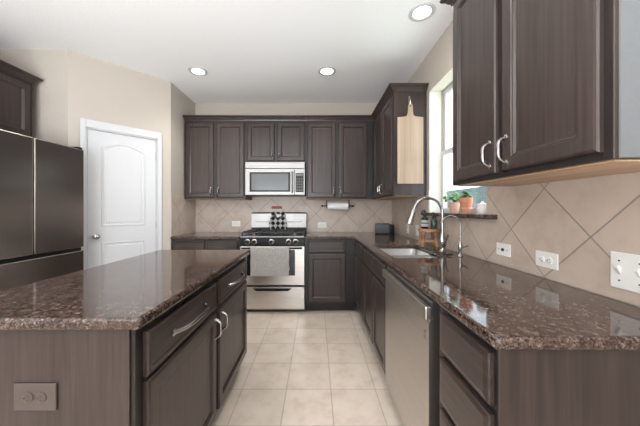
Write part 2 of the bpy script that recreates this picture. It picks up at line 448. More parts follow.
for z in (0.25, 1.02, 1.80):
    bm = bmesh.new(); lathe(bm, [(.006, z), (.006, z+.09)], (dx1+.004, .002, 0), 10); obj('hinge', bm, M['nickel'], door, True)

# ------------------------------------------------------------------ window over the sink
fx = XR+.11
struct('window_1', (lambda bm: (box(bm, XR+.001, fx, W1-.002, W1+.01, WZ0, WZ1), box(bm, XR+.001, fx, W0-.01, W0+.002, WZ0, WZ1), box(bm, XR+.001, fx, W0, W1, WZ1-.002, WZ1+.01), bm)[-1])(bmesh.new()), M['cream'])
win = bpy.data.objects['window_1']
bm = bmesh.new(); f_ = .042
for (y0, y1, z0, z1, xx) in ((W0, W1, WZ0, 1.79, fx), (W0, W1, 1.75, WZ1, fx+.022)):
    box(bm, xx, xx+.03, y0, y0+f_, z0, z1, bev=.003); box(bm, xx, xx+.03, y1-f_, y1, z0, z1, bev=.003)
    box(bm, xx, xx+.03, y0+f_, y1-f_, z0, z0+f_, bev=.003); box(bm, xx, xx+.03, y0+f_, y1-f_, z1-f_, z1, bev=.003)
obj('window_frame', bm, M['white'], win)
obj('pane', B(fx+.012, fx+.016, W0+f_, W1-f_, WZ0+f_, 1.79-f_), M['glass'], win)
obj('pane', B(fx+.034, fx+.038, W0+f_, W1-f_, 1.75+f_, WZ1-f_), M['glass'], win)
# granite ledge
bm = bmesh.new(); box(bm, 1.035, fx, 1.56, 2.60, WZ0-.03, WZ0, bev=.008, seg=3)
struct('window_1_sill', bm, M['granite'])
# outdoors
bm = bmesh.new()
for i in range(120): box(bm, 5.2, 5.22, -2+i*.15, -2+i*.15+.142, -0.3, 1.95)
box(bm, 5.22, 5.26, -2, 16, 1.6, 1.7); box(bm, 5.22, 5.26, -2, 16, .3, .4)
tag(obj('fence', bm, M['fence']), 'grey weathered board fence seen through the sink window', 'fence')
struct('ground', B(XR+TR+.01, 14, -6, 18, -.35, -.3), M['grassy'])

# ------------------------------------------------------------------ cabinets
def cabinet(name, label, loc, rz, wd, dp, z0, z1, fronts, toe=False, crown=None, group=None, ply=False, hollow=False, cat='cabinet'):
    """local frame: x along the front, y into the cabinet, front of the face frame at y=0"""
    t = thing(name, label, cat, loc, rz, group)
    zb = z0+.10 if toe else z0
    if hollow:      # open-topped carcass, so that the bowls hang inside it
        bm = bmesh.new(); box(bm, 0, wd, 0, .02, zb, z1); box(bm, 0, wd, dp-.012, dp, zb, z1); box(bm, 0, wd, .02, dp-.012, zb, zb+.018)
        box(bm, 0, .018, .02, dp-.012, zb+.018, z1); box(bm, wd-.018, wd, .02, dp-.012, zb+.018, z1)
    else: bm = B(0, wd, 0, dp, zb, z1, bev=.0015, seg=1)
    obj('body', bm, M['dark'], t)
    obj('face_frame', B(.001, wd-.001, -.002, 0, zb+.001, z1-.001), M['frame'], t)  # dark sheet, shade between the fronts is in its colour
    if toe: obj('toe_kick', B(.004, wd-.004, .07, dp, z0, zb), M['toe'], t)
    if ply: obj('bottom_panel', B(.015, wd-.015, .02, dp-.002, zb-.004, zb), M['ply'], t)
    for f in fronts:
        kind, x0, x1, a, c = f[:5]
        hs = f[5] if len(f) > 5 else None
        if kind == 'door': bm = panel(x0, x1, a, c, .02, DOORL)
        elif kind == 'drawer': bm = panel(x0, x1, a, c, .02, DRAWL)
        else: bm = panel(x0, x1, a, c, .02, DRAWP)
        o = obj('door' if kind == 'door' else 'drawer', bm, M['dark'] if kind == 'door' else M['darkh'], t)
        for v in (hs or []):
            hx, hz, L, vert = v
            obj('handle', pull(hx, hz, -.02, L, vert), M['nickel'], o, True)
    if crown:
        bm = bmesh.new(); sweep(bm, [(o_, z1+z) for o_, z in CRN], crown[0], crown[1]); obj('crown_molding', bm, M['dark'], t)
    return t
RB, LB = -PI/2, PI/2      # facing -X (right wall) / facing +X (island, fridge)

# --- back wall, lower
YF = 3.13
wl = -.908-XS-.001
h2 = wl/2
cabinet('base_cabinet', 'dark base cabinet in the back corner left of the stove', (XS+.001, YF, 0), 0, wl, D-YF-.002, 0, CT-.036,
        [('drawerp', .03, h2-.008, .722, .861), ('drawerp', h2+.008, wl-.02, .722, .861), ('door', .03, h2-.008, .13, .704), ('door', h2+.008, wl-.02, .13, .704)], toe=True)
wr = .470+.130
cabinet('base_cabinet', 'dark base cabinet with one door and drawer right of the stove', (-.130, YF, 0), 0, wr, D-YF-.002, 0, CT-.036,
        [('drawerp', .035, .482, .722, .861), ('door', .035, .482, .13, .704)], toe=True)
# --- right run, lower; local x=0 at the far end
XF = .478
def rx(y): return y
cabinet('base_cabinet', 'narrow dark base cabinet in the corner beyond the sink', (XF, D-.002, 0), RB, D-.002-2.565, XR-XF-.002, 0, CT-.036,
        [('drawerp', D-3.10, D-2.585, .722, .861), ('door', D-3.10, D-2.585, .13, .704)], toe=True)
cabinet('sink_cabinet', 'dark two door cabinet under the sink beside the dishwasher', (XF, 2.563, 0), RB, 2.563-1.722, XR-XF-.002, 0, CT-.036-.0,
        [('drawerp', .015, .415, .722, .861), ('drawerp', .43, .828, .722, .861), ('door', .015, .415, .13, .704), ('door', .43, .828, .13, .704)], toe=True, hollow=True)
cabinet('drawer_cabinet', 'dark cabinet of three stacked drawers at the near end of the right worktop', (XF, 1.012, 0), RB, 1.012-.685, XR-XF-.002, 0, CT-.036,
        [('drawer', .035, .312, .715, .855), ('drawer', .035, .312, .525, .69), ('drawer', .035, .312, .12, .50)], toe=True)
# --- uppers, back
YU = 3.42
def two(wd, z0, z1, hz, side=.02, mid=.018, L=.095):
    c = wd/2
    return [('door', side, c-mid, z0, z1, [(c-mid-.028, hz, L, True)]), ('door', c+mid, wd-side, z0, z1, [(c+mid+.028, hz, L, True)])]
cabinet('wall_cabinet', 'tall dark two door wall cabinet left of the microwave', (XS+.015, YU, 0), 0, -.916-XS-.015, D-YU-.009, UB, UT, two(-.916-XS-.015, UB+.02, UT-.03, UB+.09),
        crown=([(0, 0), (-.916-XS-.015, 0)], 1), ply=True)
cabinet('wall_cabinet', 'short dark two door wall cabinet above the microwave', (-.915, YU, 0), 0, .784, D-YU-.009, 1.845, UT, two(.784, 1.865, UT-.03, 1.93, L=.07),
        crown=([(0, 0), (.784, 0)], 1))
wq = .759+.130
cabinet('wall_cabinet', 'tall dark two door wall cabinet right of the microwave', (-.130, YU, 0), 0, wq, D-YU-.009, UB, UT,
        [('door', .02, .39, UB+.02, UT-.03, [(.362, UB+.09, .095, True)]), ('door', .425, .795, UB+.02, UT-.03, [(.453, UB+.09, .095, True)])],
        crown=([(0, 0), (wq, 0)], 1), ply=True)
# --- upper, right wall far
ye, XU = 2.566, .76
wd = D-.009-ye
cabinet('wall_cabinet', 'dark corner wall cabinet with a wooden board hung on its end', (XU, D-.009, 0), RB, wd, XR-XU-.009, UB, UT,
        [('door', .375, .76, UB+.02, UT-.03, [(.732, UB+.09, .095, True)]), ('door', .785, wd-.02, UB+.02, UT-.03, [(.813, UB+.09, .095, True)])],
        crown=([(.33, 0), (wd, 0), (wd, XR-XU-.009)], 1), ply=True)
# --- upper, right wall near
wd = 1.453-.668
cabinet('wall_cabinet', 'large dark two door wall cabinet nearest the camera, right of the window', (XU, 1.453, 0), RB, wd, XR-XU-.009, UB-.002, UT-.022,
        [('door', .03, .365, UB+.02, UT-.045, [(.337, UB+.10, .10, True)]), ('door', .405, wd-.022, UB+.02, UT-.045, [(.433, UB+.10, .10, True)])],
        crown=([(0, XR-XU-.009), (0, 0), (wd, 0), (wd, XR-XU-.009)], 1), ply=True)
near = [o for o in COL.objects if o.get('label', '').startswith('large dark two door')][0]
o = obj('end_panel', B(wd, wd+.004, .012, XR-XU-.012, UB+.001, UT-.024), M['laminate'], near); o['label'] = 'grey blue end panel'
# --- above the fridge
cabinet('wall_cabinet', 'dark wall cabinet high up above the refrigerator', (-2.606, 1.50, 0), LB, .904, 2.979-2.606, 1.87, UT,
        [('door', .03, .44, 1.89, UT-.03), ('door', .46, .874, 1.89, UT-.03)],
        crown=([(0, 0), (.904, 0), (.904, .37)], 1))

# --- island
IX0, IX1, IY0, IY1 = -1.255, -.524, .776, 2.10
fxI = -.556
isl = thing('kitchen_island', 'dark wood kitchen island with a speckled granite top', 'kitchen island', (fxI, .806, 0), LB)
Lw = 2.075-.806; dpI = fxI-(IX0+.03)
obj('body', B(0, Lw, 0, dpI, .10, CT-.037, bev=.002, seg=1), M['frame'], isl)  # body takes the frame colour with the gap shade in it
obj('toe_kick', B(.03, Lw-.03, .07, dpI-.03, 0, .10), M['toe'], isl)
obj('end_panel', B(-.006, 0, .014, dpI, .02, CT-.037, bev=.001, seg=1), M['dark'], isl)
q0, q1, q2, q3 = .035, .612, .652, Lw-.035
for (a, c, hs) in ((q0, q1, q1-.03), (q2, q3, q2+.03)):
    o = obj('drawer', panel(a, c, .70, .846, .02, DRAWP), M['darkh'], isl)
    obj('handle', pull((a+c)/2, .775, -.02, .285, False, .034, .0075), M['nickel'], o, True)
    o = obj('door', panel(a, c, .125, .685, .02, DOORL), M['dark'], isl)
    obj('handle', pull(hs, .605, -.02, .10, True), M['nickel'], o, True)
bm = grid_slab([IX0, IX1], [IY0, IY1], lambda x, y: True, CT-.036, CT, fxI, .806, .011, .012, lambda x, y: True)
bmesh.ops.rotate(bm, cent=(0, 0, 0), matrix=Matrix.Rotation(-PI/2, 3, 'Z'), verts=bm.verts[:])
obj('worktop', bm, M['granite'], isl)

# --- worktops
SK = (.53, .912, 1.753, 2.40)
xs = [-.131, .455, SK[0], SK[1], XR-.009]; ys = [.662, SK[2], SK[3], 3.10, D-.009]
def keep(x, y):
    if x < .455 and y < 3.10: return False
    return not (SK[0] < x < SK[1] and SK[2] < y < SK[3])
bm = grid_slab(xs, ys, keep, CT-.036, CT, 0, 0, .012, .02, lambda x, y: (abs(y-.662) < .01 and x < .5) or (SK[0]-.01 < x < SK[1]+.01 and SK[2]-.01 < y < SK[3]+.01))
tag(obj('worktop', bm, M['granite']), 'L-shaped brown granite worktop holding the sink along the right wall', 'worktop')
bm = grid_slab([XS+.009, -.909], [3.10, D-.009], lambda x, y: True, CT-.036, CT, 0, 0, .012)
tag(obj('worktop', bm, M['granite']), 'short brown granite worktop left of the stove', 'worktop')

# --- sink
sk = thing('kitchen_sink', 'stainless double bowl undermount sink in the right worktop', 'sink', (.71, 2.04, CT-.2))
def bowl(x0, x1, y0, y1, zt, dep):
    bm = bmesh.new(); n = 5; R = .05
    def rr(ins, z):
        pts = []
        for cx, cy, a0 in ((x1-ins-R, y1-ins-R, 0), (x0+ins+R, y1-ins-R, 90), (x0+ins+R, y0+ins+R, 180), (x1-ins-R, y0+ins+R, 270)):
            for i in range(n+1):
                a = math.radians(a0+90*i/n); pts.append(bm.verts.new((cx+R*math.cos(a)-.71, cy+R*math.sin(a)-2.04, z-(CT-.2))))
        return pts
    L = [rr(-.012, zt), rr(0, zt), rr(.004, zt-dep+.03), rr(.03, zt-dep), rr(.028, zt-dep-.003), rr(0, zt-dep+.03), rr(-.003, zt-.004), rr(-.012, zt-.004)]
    for a, b_ in zip(L[:4], L[1:4]):
        for i in range(len(a)): bm.faces.new((a[i], a[(i+1) % len(a)], b_[(i+1) % len(a)], b_[i]))
    bm.faces.new(L[3])
    for a, b_ in zip(L[4:], L[5:]):
        for i in range(len(a)): bm.faces.new((a[i], a[(i+1) % len(a)], b_[(i+1) % len(a)], b_[i]))
    bm.faces.new(L[4])
    for i in range(len(L[0])): bm.faces.new((L[0][i], L[0][(i+1) % len(L[0])], L[7][(i+1) % len(L[0])], L[7][i]))
    return bm
obj('bowl', bowl(SK[0]+.004, SK[1]-.004, SK[2]+.004, 2.035, CT-.037, .19), M['sink'], sk, True)
obj('bowl', bowl(SK[0]+.004, SK[1]-.004, 2.058, SK[3]-.004, CT-.037, .17), M['sink'], sk, True)
for yy, dd in ((1.86, .19), (2.21, .17)):
    bm = bmesh.new(); lathe(bm, [(.045, CT-.2-CT+.2+.163-dd+.002), (.04, .163-dd+.006), (.02, .163-dd+.003)], (0, yy-2.04, 0), 18); obj('drain', bm, M['nickel'], sk, True)

# --- faucet
def arc_pts(x0, z0, R, zs, n=16, a1=180):
    return [(x0, 0, z0), (x0, 0, (z0+zs)/2)] + [(x0-R+R*math.cos(math.radians(a1*i/n)), 0, zs+R*math.sin(math.radians(a1*i/n))) for i in range(n+1)]
fc = thing('kitchen_faucet', 'tall brushed nickel gooseneck pull-down faucet behind the sink', 'faucet', (.960, 1.99, CT), math.radians(-6))
bm = bmesh.new(); lathe(bm, [(.030, 0), (.030, .006), (.024, .012), (.021, .03), (.026, .05), (.030, .075), (.027, .10), (.018, .125), (.014, .15)], n=20); obj('base', bm, M['nickel'], fc, True)
bm = bmesh.new(); R = .105; p = arc_pts(0, .14, R, .305, a1=168)
tube(bm, p, .0125, 14); obj('spout', bm, M['nickel'], fc, True)
e = Vector(p[-1]); dr = (Vector(p[-1])-Vector(p[-2])).normalized()
bm = bmesh.new(); tube(bm, [e, e+dr*.015, e+dr*.03, e+dr*.09, e+dr*.12, e+dr*.124], [.014, .018, .019, .023, .026, .020], 16); obj('spray_head', bm, M['nickel'], fc, True)
bm = bmesh.new(); tube(bm, [(.0, -.022, .075), (.0, -.04, .078), (.004, -.065, .10), (.008, -.085, .135)], [.012, .010, .007, .006], 12); obj('handle', bm, M['nickel'], fc, True)
bm = B(-.028, .028, -.125, .125, 0, .006, bev=.0028); o = obj('deck_plate', bm, M['blackglass'], fc)
f2 = thing('filter_faucet', 'small nickel gooseneck filter tap nearer the camera than the main faucet', 'faucet', (1.0, 1.817, CT), math.radians(-8))
bm = bmesh.new(); lathe(bm, [(.018, 0), (.018, .005), (.011, .012), (.010, .035), (.015, .05), (.016, .07), (.010, .09), (.006, .105)], n=18); obj('base', bm, M['nickel'], f2, True)
bm = bmesh.new(); p = arc_pts(0, .10, .062, .215, a1=165); tube(bm, p, .0058, 12); obj('spout', bm, M['nickel'], f2, True)
bm = bmesh.new(); tube(bm, [(.008, -.004, .06), (.02, -.02, .066), (.034, -.036, .076)], [.006, .005, .004], 10); obj('handle', bm, M['nickel'], f2, True)

# --- dishwasher
dw = thing('dishwasher', 'stainless steel dishwasher between the sink cabinet and the drawers', 'dishwasher', (XF, 1.718, 0), RB)
wD = 1.718-1.016
obj('body', B(.004, wD-.004, .03, .58, .10, CT-.042), M['black'], dw)
obj('toe_kick', B(.004, wD-.004, .07, .5, 0, .10), M['toe'], dw)
bm = bmesh.new(); prism(bm, [(.028, .115), (-.020, .115), (-.024, .12), (-.024, .775), (-.014, .795), (-.006, .80), (.028, .80)], .004, wD-.038, 'X')
obj('door', bm, M['steel_v'], dw)
bm = bmesh.new(); prism(bm, [(.028, .803), (-.010, .803), (-.010, .868), (.028, .868)], .004, wD-.038, 'X')
obj('control_strip', bm, M['steel_v'], dw)
bm = B(.006, wD-.02, -.046, -.020, .800, .852, bev=.006, seg=3); obj('handle', bm, M['steel_v'], dw)
obj('badge', B(wD-.085, wD-.06, -.0258, -.024, .70, .735, bev=.0005), M['nickel'], dw)

# ------------------------------------------------------------------ range
rg = thing('gas_range', 'stainless gas range with black cooktop against the back wall', 'stove', (-.519, 3.12, 0), 0)
hw = .383
obj('body', B(-hw, hw, .03, D-3.12-.012, .03, .905), M['black'], rg)
bm = bmesh.new(); prism(bm, [(.03, .335), (-.008, .335), (-.014, .341), (-.014, .785), (-.008, .795), (.03, .795)], -hw+.004, hw-.004, 'X')
od = obj('oven_door', bm, M['steel'], rg)
obj('oven_window', B(-.30, .27, -.0155, -.013, .45, .755, bev=.001), M['blackglass'], od)
bm = bmesh.new(); tube(bm, [(-.355, -.05, .778), (.355, -.05, .778)], .011, 12)
for s in (-.335, .335): tube(bm, [(s, -.012, .778), (s, -.05, .778)], .010, 10)
obj('handle', bm, M['black'], od, True)
bm = bmesh.new(); prism(bm, [(.03, .05), (-.010, .05), (-.014, .056), (-.014, .315), (.03, .322)], -hw+.004, hw-.004, 'X')
dr_ = obj('storage_drawer', bm, M['steel'], rg)
bm = bmesh.new(); prism(bm, [(-.23, .300), (.23, .300), (.19, .268), (-.19, .268)], -.020, -.013, 'Y'); obj('handle', bm, M['black'], dr_)
bm = bmesh.new(); prism(bm, [(.03, .803), (-.012, .803), (-.016, .808), (-.015, .892), (-.008, .897), (.03, .897)], -hw, hw, 'X'); obj('control_panel', bm, M['black'], rg)
for kx in (-.293, -.212, -.010, .193, .276):
    bm = bmesh.new(); lathe(bm, [(.034, -.013), (.034, -.021), (.030, -.024)], (kx, 0, .853), 22, 'Y'); k = obj('knob', bm, M['nickel'], rg, True)
    bm = bmesh.new(); lathe(bm, [(.021, -.022), (.019, -.045), (.016, -.047)], (kx, 0, .853), 20, 'Y'); box(bm, kx-.004, kx+.004, -.054, -.044, .835, .871); obj('knob_cap', bm, M['black'], k, True)
obj('front_lip', B(-hw, hw, -.010, .045, .899, .915, bev=.005, seg=3), M['steel_m'], rg)
obj('cooktop', B(-hw, hw, .045, .545, .895, .917, bev=.003), M['black'], rg)
for bx, by in ((-.25, .16), (-.25, .40), (0, .28), (.25, .16), (.25, .40)):
    bm = bmesh.new(); lathe(bm, [(.055, .917), (.05, .922), (.034, .924), (.034, .934), (.03, .937)], (bx, by, 0), 20); obj('burner', bm, M['nickel'], rg, True)
for gx in (-.252, 0, .252):
    bm = bmesh.new(); g0, g1, a0, a1 = gx-.122, gx+.122, .055, .53
    for x in (g0, g1): box(bm, x-.006, x+.006, a0, a1, .944, .962, bev=.002)
    for y in (a0, (a0+a1)/2, a1): box(bm, g0, g1, y-.006, y+.006, .944, .962, bev=.002)
    for y in (.16, .40):
        for dx_, dy_ in ((1, 0), (-1, 0)): box(bm, min(gx+dx_*.03, gx+dx_*.12), max(gx+dx_*.03, gx+dx_*.12), y-.005, y+.005, .944, .966, bev=.002)
        box(bm, gx-.005, gx+.005, y+.03, y+.115, .944, .966, bev=.002); box(bm, gx-.005, gx+.005, y-.10, y-.03, .944, .966, bev=.002)
    for x in (g0, g1):
        for y in (a0, a1): box(bm, x-.008, x+.008, y-.008, y+.008, .916, .95)
    obj('grate', bm, M['iron'], rg)
bm = bmesh.new(); prism(bm, [(.545, .90), (.535, .985), (.545, 1.175), (.56, 1.195), (.612, 1.195), (.612, .90)], -hw, hw, 'X')
bg_ = obj('backguard', bm, M['steel_m'], rg)
obj('vent_strip', B(-hw+.003, hw-.003, .528, .55, .918, .984, bev=.002), M['black'], bg_)
bm = bmesh.new(); tube(bm, [(-.33, .538, 1.075), (-.30, .535, 1.06), (.30, .535, 1.06), (.33, .538, 1.075)], .003, 6); obj('panel_groove', bm, M['slot'], bg_)

# towel on the oven handle
def cloth(x0, x1, pts, mat, name, loc, amp=.004, n=24, th=.004, wob=3):
    """drape profile pts (y,z) swept along x with soft folds"""
    bm = bmesh.new(); G = []
    for i in range(n+1):
        u = i/n; x = x0+(x1-x0)*u; col = []
        for j, (y, z) in enumerate(pts):
            k = j/(len(pts)-1)
            dy = amp*math.sin(u*wob*2*PI+.6)*abs(k-.42)*1.8
            col.append(bm.verts.new((x+(.004*math.sin(z*40) if i in (0, n) else 0), y+dy, z)))
        G.append(col)
    for a, b_ in zip(G, G[1:]):
        for j in range(len(pts)-1): bm.faces.new((a[j], b_[j], b_[j+1], a[j+1]))
    bmesh.ops.recalc_face_normals(bm, faces=bm.faces[:])
    bmesh.ops.solidify(bm, geom=bm.faces[:], thickness=th)
    o = obj(name, bm, mat, None, True); o.location = loc; return o
pts = [(-.033, .52), (-.034, .60), (-.034, .70), (-.036, .77), (-.040, .786), (-.050, .793), (-.060, .788), (-.066, .775), (-.066, .70), (-.067, .62), (-.068, .54), (-.068, .455)]
o = cloth(-.245, .205, pts, M['towel_g'], 'dish_towel', (-.519, 3.12, 0), .003, 30, .004, 2)
tag(o, 'grey linen dish towel draped over the oven door handle', 'towel')
# checkered pot holder towel over the backguard
bm = bmesh.new(); G = []
for i in range(13):
    u = i/12; col = []
    for j, (y, z) in enumerate([(.56, 1.199), (.548, 1.198), (.537, 1.175), (.532, 1.13), (.528, 1.08), (.524, 1.03), (.520, .995), (.518, .965)]):
        k = j/7; hwid = .075+.055*min(1, k*1.3)
        zz = z - (.012*math.sin(u*PI*3) if j == 7 else 0)
        col.append(bm.verts.new(((u-.5)*2*hwid, y-.004+.003*math.sin(u*9+j), zz-1.08)))
    G.append(col)
for a, b_ in zip(G, G[1:]):
    for j in range(7): bm.faces.new((a[j], b_[j], b_[j+1], a[j+1]))
bmesh.ops.solidify(bm, geom=bm.faces[:], thickness=.004)
o = obj('kitchen_cloth', bm, M['check'], None, True); o.location = (-.529, 3.12, 1.08)
tag(o, 'black and white checkered cloth hanging over the stove backguard', 'cloth')
pp = obj('printed_patch', (lambda bm: (box(bm, -.06, .06, .522, .526, .035, .10, bev=.002), bm)[-1])(bmesh.new()), M['slot'], o)
bm = bmesh.new(); lathe(bm, [(.022, .5205), (.022, .519)], (0, 0, .066), 14, 'Y'); lathe(bm, [(.010, .5205), (.010, .519)], (-.022, 0, .085), 12, 'Y'); box(bm, .02, .045, .519, .521, .06, .085)
obj('printed_figure', bm, M['label'], pp)

# ------------------------------------------------------------------ microwave
mw = thing('microwave', 'stainless over-the-range microwave with dark door window', 'microwave', (-.523, 3.35, 1.415), 0)
obj('body', B(-.381, .381, .02, D-3.35-.01, 0, .425), M['black'], mw)
obj('vent_grille', B(-.381, .381, -.004, .03, .345, .425, bev=.004), M['steel_m'], mw)
md = obj('door', B(-.381, .245, -.006, .03, .005, .34, bev=.004), M['steel_m'], mw)
obj('window_frame', B(-.325, .195, -.009, -.004, .045, .295, bev=.002), M['black'], md)
obj('window_glass', B(-.300, .170, -.0105, -.008, .065, .275, bev=.001), M['mwglass'], md)
bm = bmesh.new(); tube(bm, [(.218, -.006, .04), (.218, -.035, .055), (.218, -.04, .17), (.218, -.035, .285), (.218, -.006, .30)], .010, 12); obj('handle', bm, M['steel_m'], md, True)
mc = obj('control_panel', B(.248, .381, -.006, .03, .005, .34, bev=.004), M['steel_m'], mw)
kp = obj('keypad', B(.262, .365, -.009, -.005, .04, .285, bev=.001), M['black'], mc)
obj('display', B(.270, .357, -.0105, -.008, .245, .278), M['mwglass'], kp)
for i in range(3):
    for j in range(5):
        obj('button', B(.272+i*.03, .294+i*.03, -.0105, -.0088, .055+j*.036, .078+j*.036, bev=.0005), M['plastic_t'], kp)

# ------------------------------------------------------------------ refrigerator
FX = -2.123
fr = thing('refrigerator', 'dark stainless french door refrigerator on the left', 'refrigerator', (FX, 1.545, 0), LB)
obj('body', B(.005, .85, .06, .82, .02, 1.765), M['black'], fr)
for a, c in ((0, .424), (.431, .855)):
    bm = B(a, c, 0, .058, .895, 1.78, bev=.008, seg=3); d_ = obj('door', bm, M['fridge'], fr)
obj('drawer', B(0, .855, 0, .058, .49, .865, bev=.008, seg=3), M['fridge'], fr)
obj('drawer', B(0, .855, 0, .058, .06, .48, bev=.008, seg=3), M['fridge'], fr)
obj('handle_recess', B(.01, .845, .018, .058, .85, .90), M['black'], fr)
obj('hinge_cover', B(.80, .85, .01, .12, 1.78, 1.80, bev=.004), M['black'], fr)
obj('hinge_cover', B(.005, .055, .01, .12, 1.78, 1.80, bev=.004), M['black'], fr)

# ------------------------------------------------------------------ ceiling lights
labs = ['round recessed ceiling light nearest the pantry wall', 'round recessed ceiling light in front of the microwave', 'recessed ceiling light near the right wall, closest to the sink window']
for i, (cx, cy) in enumerate(CANS[:3]):
    t = thing('recessed_light', labs[i], 'ceiling light', (cx, cy, H), 0, 'recessed ceiling lights')
    bm = bmesh.new(); lathe(bm, [(.098, 0), (.098, -.004), (.088, -.009), (.072, -.010), (.066, -.006), (.062, 0)], n=36, cap=False); obj('trim_ring', bm, M['white'], t, True)
    bm = bmesh.new(); lathe(bm, [(.064, -.001), (.064, -.005), (.05, -.009), (.02, -.011)], n=30); obj('lens', bm, M['bulb'], t, True)

# ------------------------------------------------------------------ outlets and switches
def plate(name, label, loc, rz, w_, h_, kind, mat='plastic_w', group=None):
    """local: x across, z up, wall behind at y=0, front at -y"""
    t = thing(name, label, 'switch' if kind == 'switch' else 'outlet', loc, rz, group)
    pl = obj('cover_plate', B(-w_/2, w_/2, -.006, 0, -h_/2, h_/2, bev=.0025), M[mat], t)
    if kind == 'switch':
        for x in (-w_/4, w_/4):
            s = obj('toggle', (lambda bm: (prism(bm, [(-.005, -.016), (-.005, .014), (-.018, .020), (-.020, .010)], x-.005, x+.005, 'X'), bm)[-1])(bmesh.new()), M[mat], t)
            for z in (-.035, .035):
                bm = bmesh.new(); lathe(bm, [(.003, -.006), (.003, -.0075)], (x, 0, z), 10, 'Y'); obj('screw', bm, M['nickel'], pl)
    elif kind == 'jack':
        bm = bmesh.new(); lathe(bm, [(.009, -.006), (.008, -.012), (.005, -.013)], (0, 0, 0), 16, 'Y'); obj('jack', bm, M['slot'], t)
        for x in (-.035, .035):
            bm = bmesh.new(); lathe(bm, [(.003, -.006), (.003, -.0075)], (x, 0, 0), 10, 'Y'); obj('screw', bm, M['nickel'], pl)
    else:
        hz = w_ > h_
        for s in (-.020, .020):
            cx, cz = (s, 0) if hz else (0, s)
            bm = bmesh.new(); lathe(bm, [(.0165, -.005), (.0165, -.0085), (.015, -.0095)], (cx, 0, cz), 20, 'Y'); sk_ = obj('socket', bm, M[mat], t, True)
            bm = bmesh.new()
            for p, q in ((-.006, .003), (.006, .003)):
                px, pz = (cx+q, cz+p) if hz else (cx+p, cz+q)
                if hz: box(bm, px-.004, px+.004, -.0102, -.009, pz-.001, pz+.001)
                else: box(bm, px-.001, px+.001, -.0102, -.009, pz-.004, pz+.004)
            px, pz = (cx-.008, cz) if hz else (cx, cz-.008)
            box(bm, px-.002, px+.002, -.0102, -.009, pz-.002, pz+.002)
            obj('socket_slots', bm, M['slot'], sk_)
    return t
sx = XR-.008
plate('wall_outlet', 'white horizontal double outlet on the right wall nearest the light switch', (sx, 1.226, 1.002), RB, .118, .074, 'outlet')
plate('wall_jack', 'white horizontal jack plate with one dark socket on the right wall tiles', (sx, 1.508, 1.006), RB, .112, .072, 'jack')
plate('light_switch', 'white double toggle switch plate on the right wall', (sx, .90, 1.022), RB, .118, .128, 'switch')
plate('wall_outlet', 'white outlet on the right wall behind the smart display', (sx, 3.08, 1.01), RB, .072, .115, 'outlet')
plate('wall_outlet', 'white outlet on the right wall just behind the faucet spray head', (sx, 2.80, 1.01), RB, .072, .115, 'outlet')
plate('wall_outlet', 'white outlet on the back wall left of the stove', (-1.139, D-.008, 1.03), 0, .125, .08, 'outlet')
plate('wall_outlet', 'white outlet on the back wall right of the stove, under the paper towel', (.087, D-.008, 1.01), 0, .125, .08, 'outlet')
plate('island_outlet', 'taupe double outlet on the end panel of the island', (-.853, .800, .669), 0, .128, .082, 'outlet', 'plastic_t')

# ------------------------------------------------------------------ small things
# cutting board on the end of the corner wall cabinet
bx, bz0, bz1 = .918, 1.485, 2.137
cb = thing('cutting_board', 'long pale wooden cutting board hanging on the corner cabinet end', 'cutting board', (bx, ye-.002, bz0))
out = [(-.126, 0), (.126, 0), (.126, .648), (.045, .652), (.028, .665), (.022, .69), (.024, .75), (.018, .775), (0, .785), (-.018, .775), (-.024, .75), (-.022, .69), (-.028, .665), (-.045, .652), (-.126, .648)]
bm = bmesh.new(); prism(bm, out, -.020, -.002, 'Y')
bmesh.ops.bevel(bm, geom=[e for e in bm.edges if abs(e.verts[0].co.y-e.verts[1].co.y) < 1e-6], offset=.003, segments=2, affect='EDGES')
obj('board', bm, M['board'], cb)
bm = bmesh.new(); lathe(bm, [(.007, -.0195), (.007, -.0215)], (0, 0, .755), 14, 'Y'); obj('hanging_hole', bm, M['slot'], cb)
hk = thing('wall_hook', 'small nickel hook above the hanging cutting board', 'hook', (bx-.006, ye-.001, 2.29))
obj('plate', B(-.010, .010, -.004, 0, -.02, .055, bev=.0015), M['nickel'], hk)
bm = bmesh.new(); tube(bm, [(0, -.004, .03), (0, -.03, .02), (0, -.034, -.01), (0, -.026, -.03), (0, -.021, -.025)], .004, 8); obj('hook_arm', bm, M['nickel'], hk, True)

# paper towel
pt = thing('paper_towel_holder', 'black paper towel holder mounted under the back wall cabinet', 'paper towel holder', (.298, 3.60, UB-.004))
obj('mounting_plate', B(-.17, .17, -.03, .03, -.006, -.0005, bev=.002), M['iron'], pt)
bm = bmesh.new(); tube(bm, [(-.225, 0, -.084), (.225, 0, -.084)], .007, 10)
for s in (-1, 1): lathe(bm, [(.0, s*.228), (.013, s*.222), (.013, s*.205), (.008, s*.20)], (0, 0, -.084), 14, 'X')
obj('rod', bm, M['iron'], pt, True)
for s in (-.155, .155): obj('bracket', B(s-.006, s+.006, -.016, .016, -.11, -.004, bev=.003), M['iron'], pt)
bm = bmesh.new(); lathe(bm, [(.012, -.14), (.052, -.14), (.053, -.135), (.053, .135), (.052, .14), (.012, .14)], n=30, axis='X')
o = obj('paper_towel_roll', bm, M['paper'], None, True); o.location = (.298, 3.60, UB-.004-.084)
tag(o, 'white paper towel roll on the black under-cabinet holder', 'paper towel')

# plaque over the stove
o = obj('wall_plaque', B(-.075, .075, -.012, 0, -.018, .018, bev=.004), M['redwood']); o.location = (-.56, D-.008, 1.262)
tag(o, 'tiny red-brown plaque on the tiles above the stove', 'plaque')

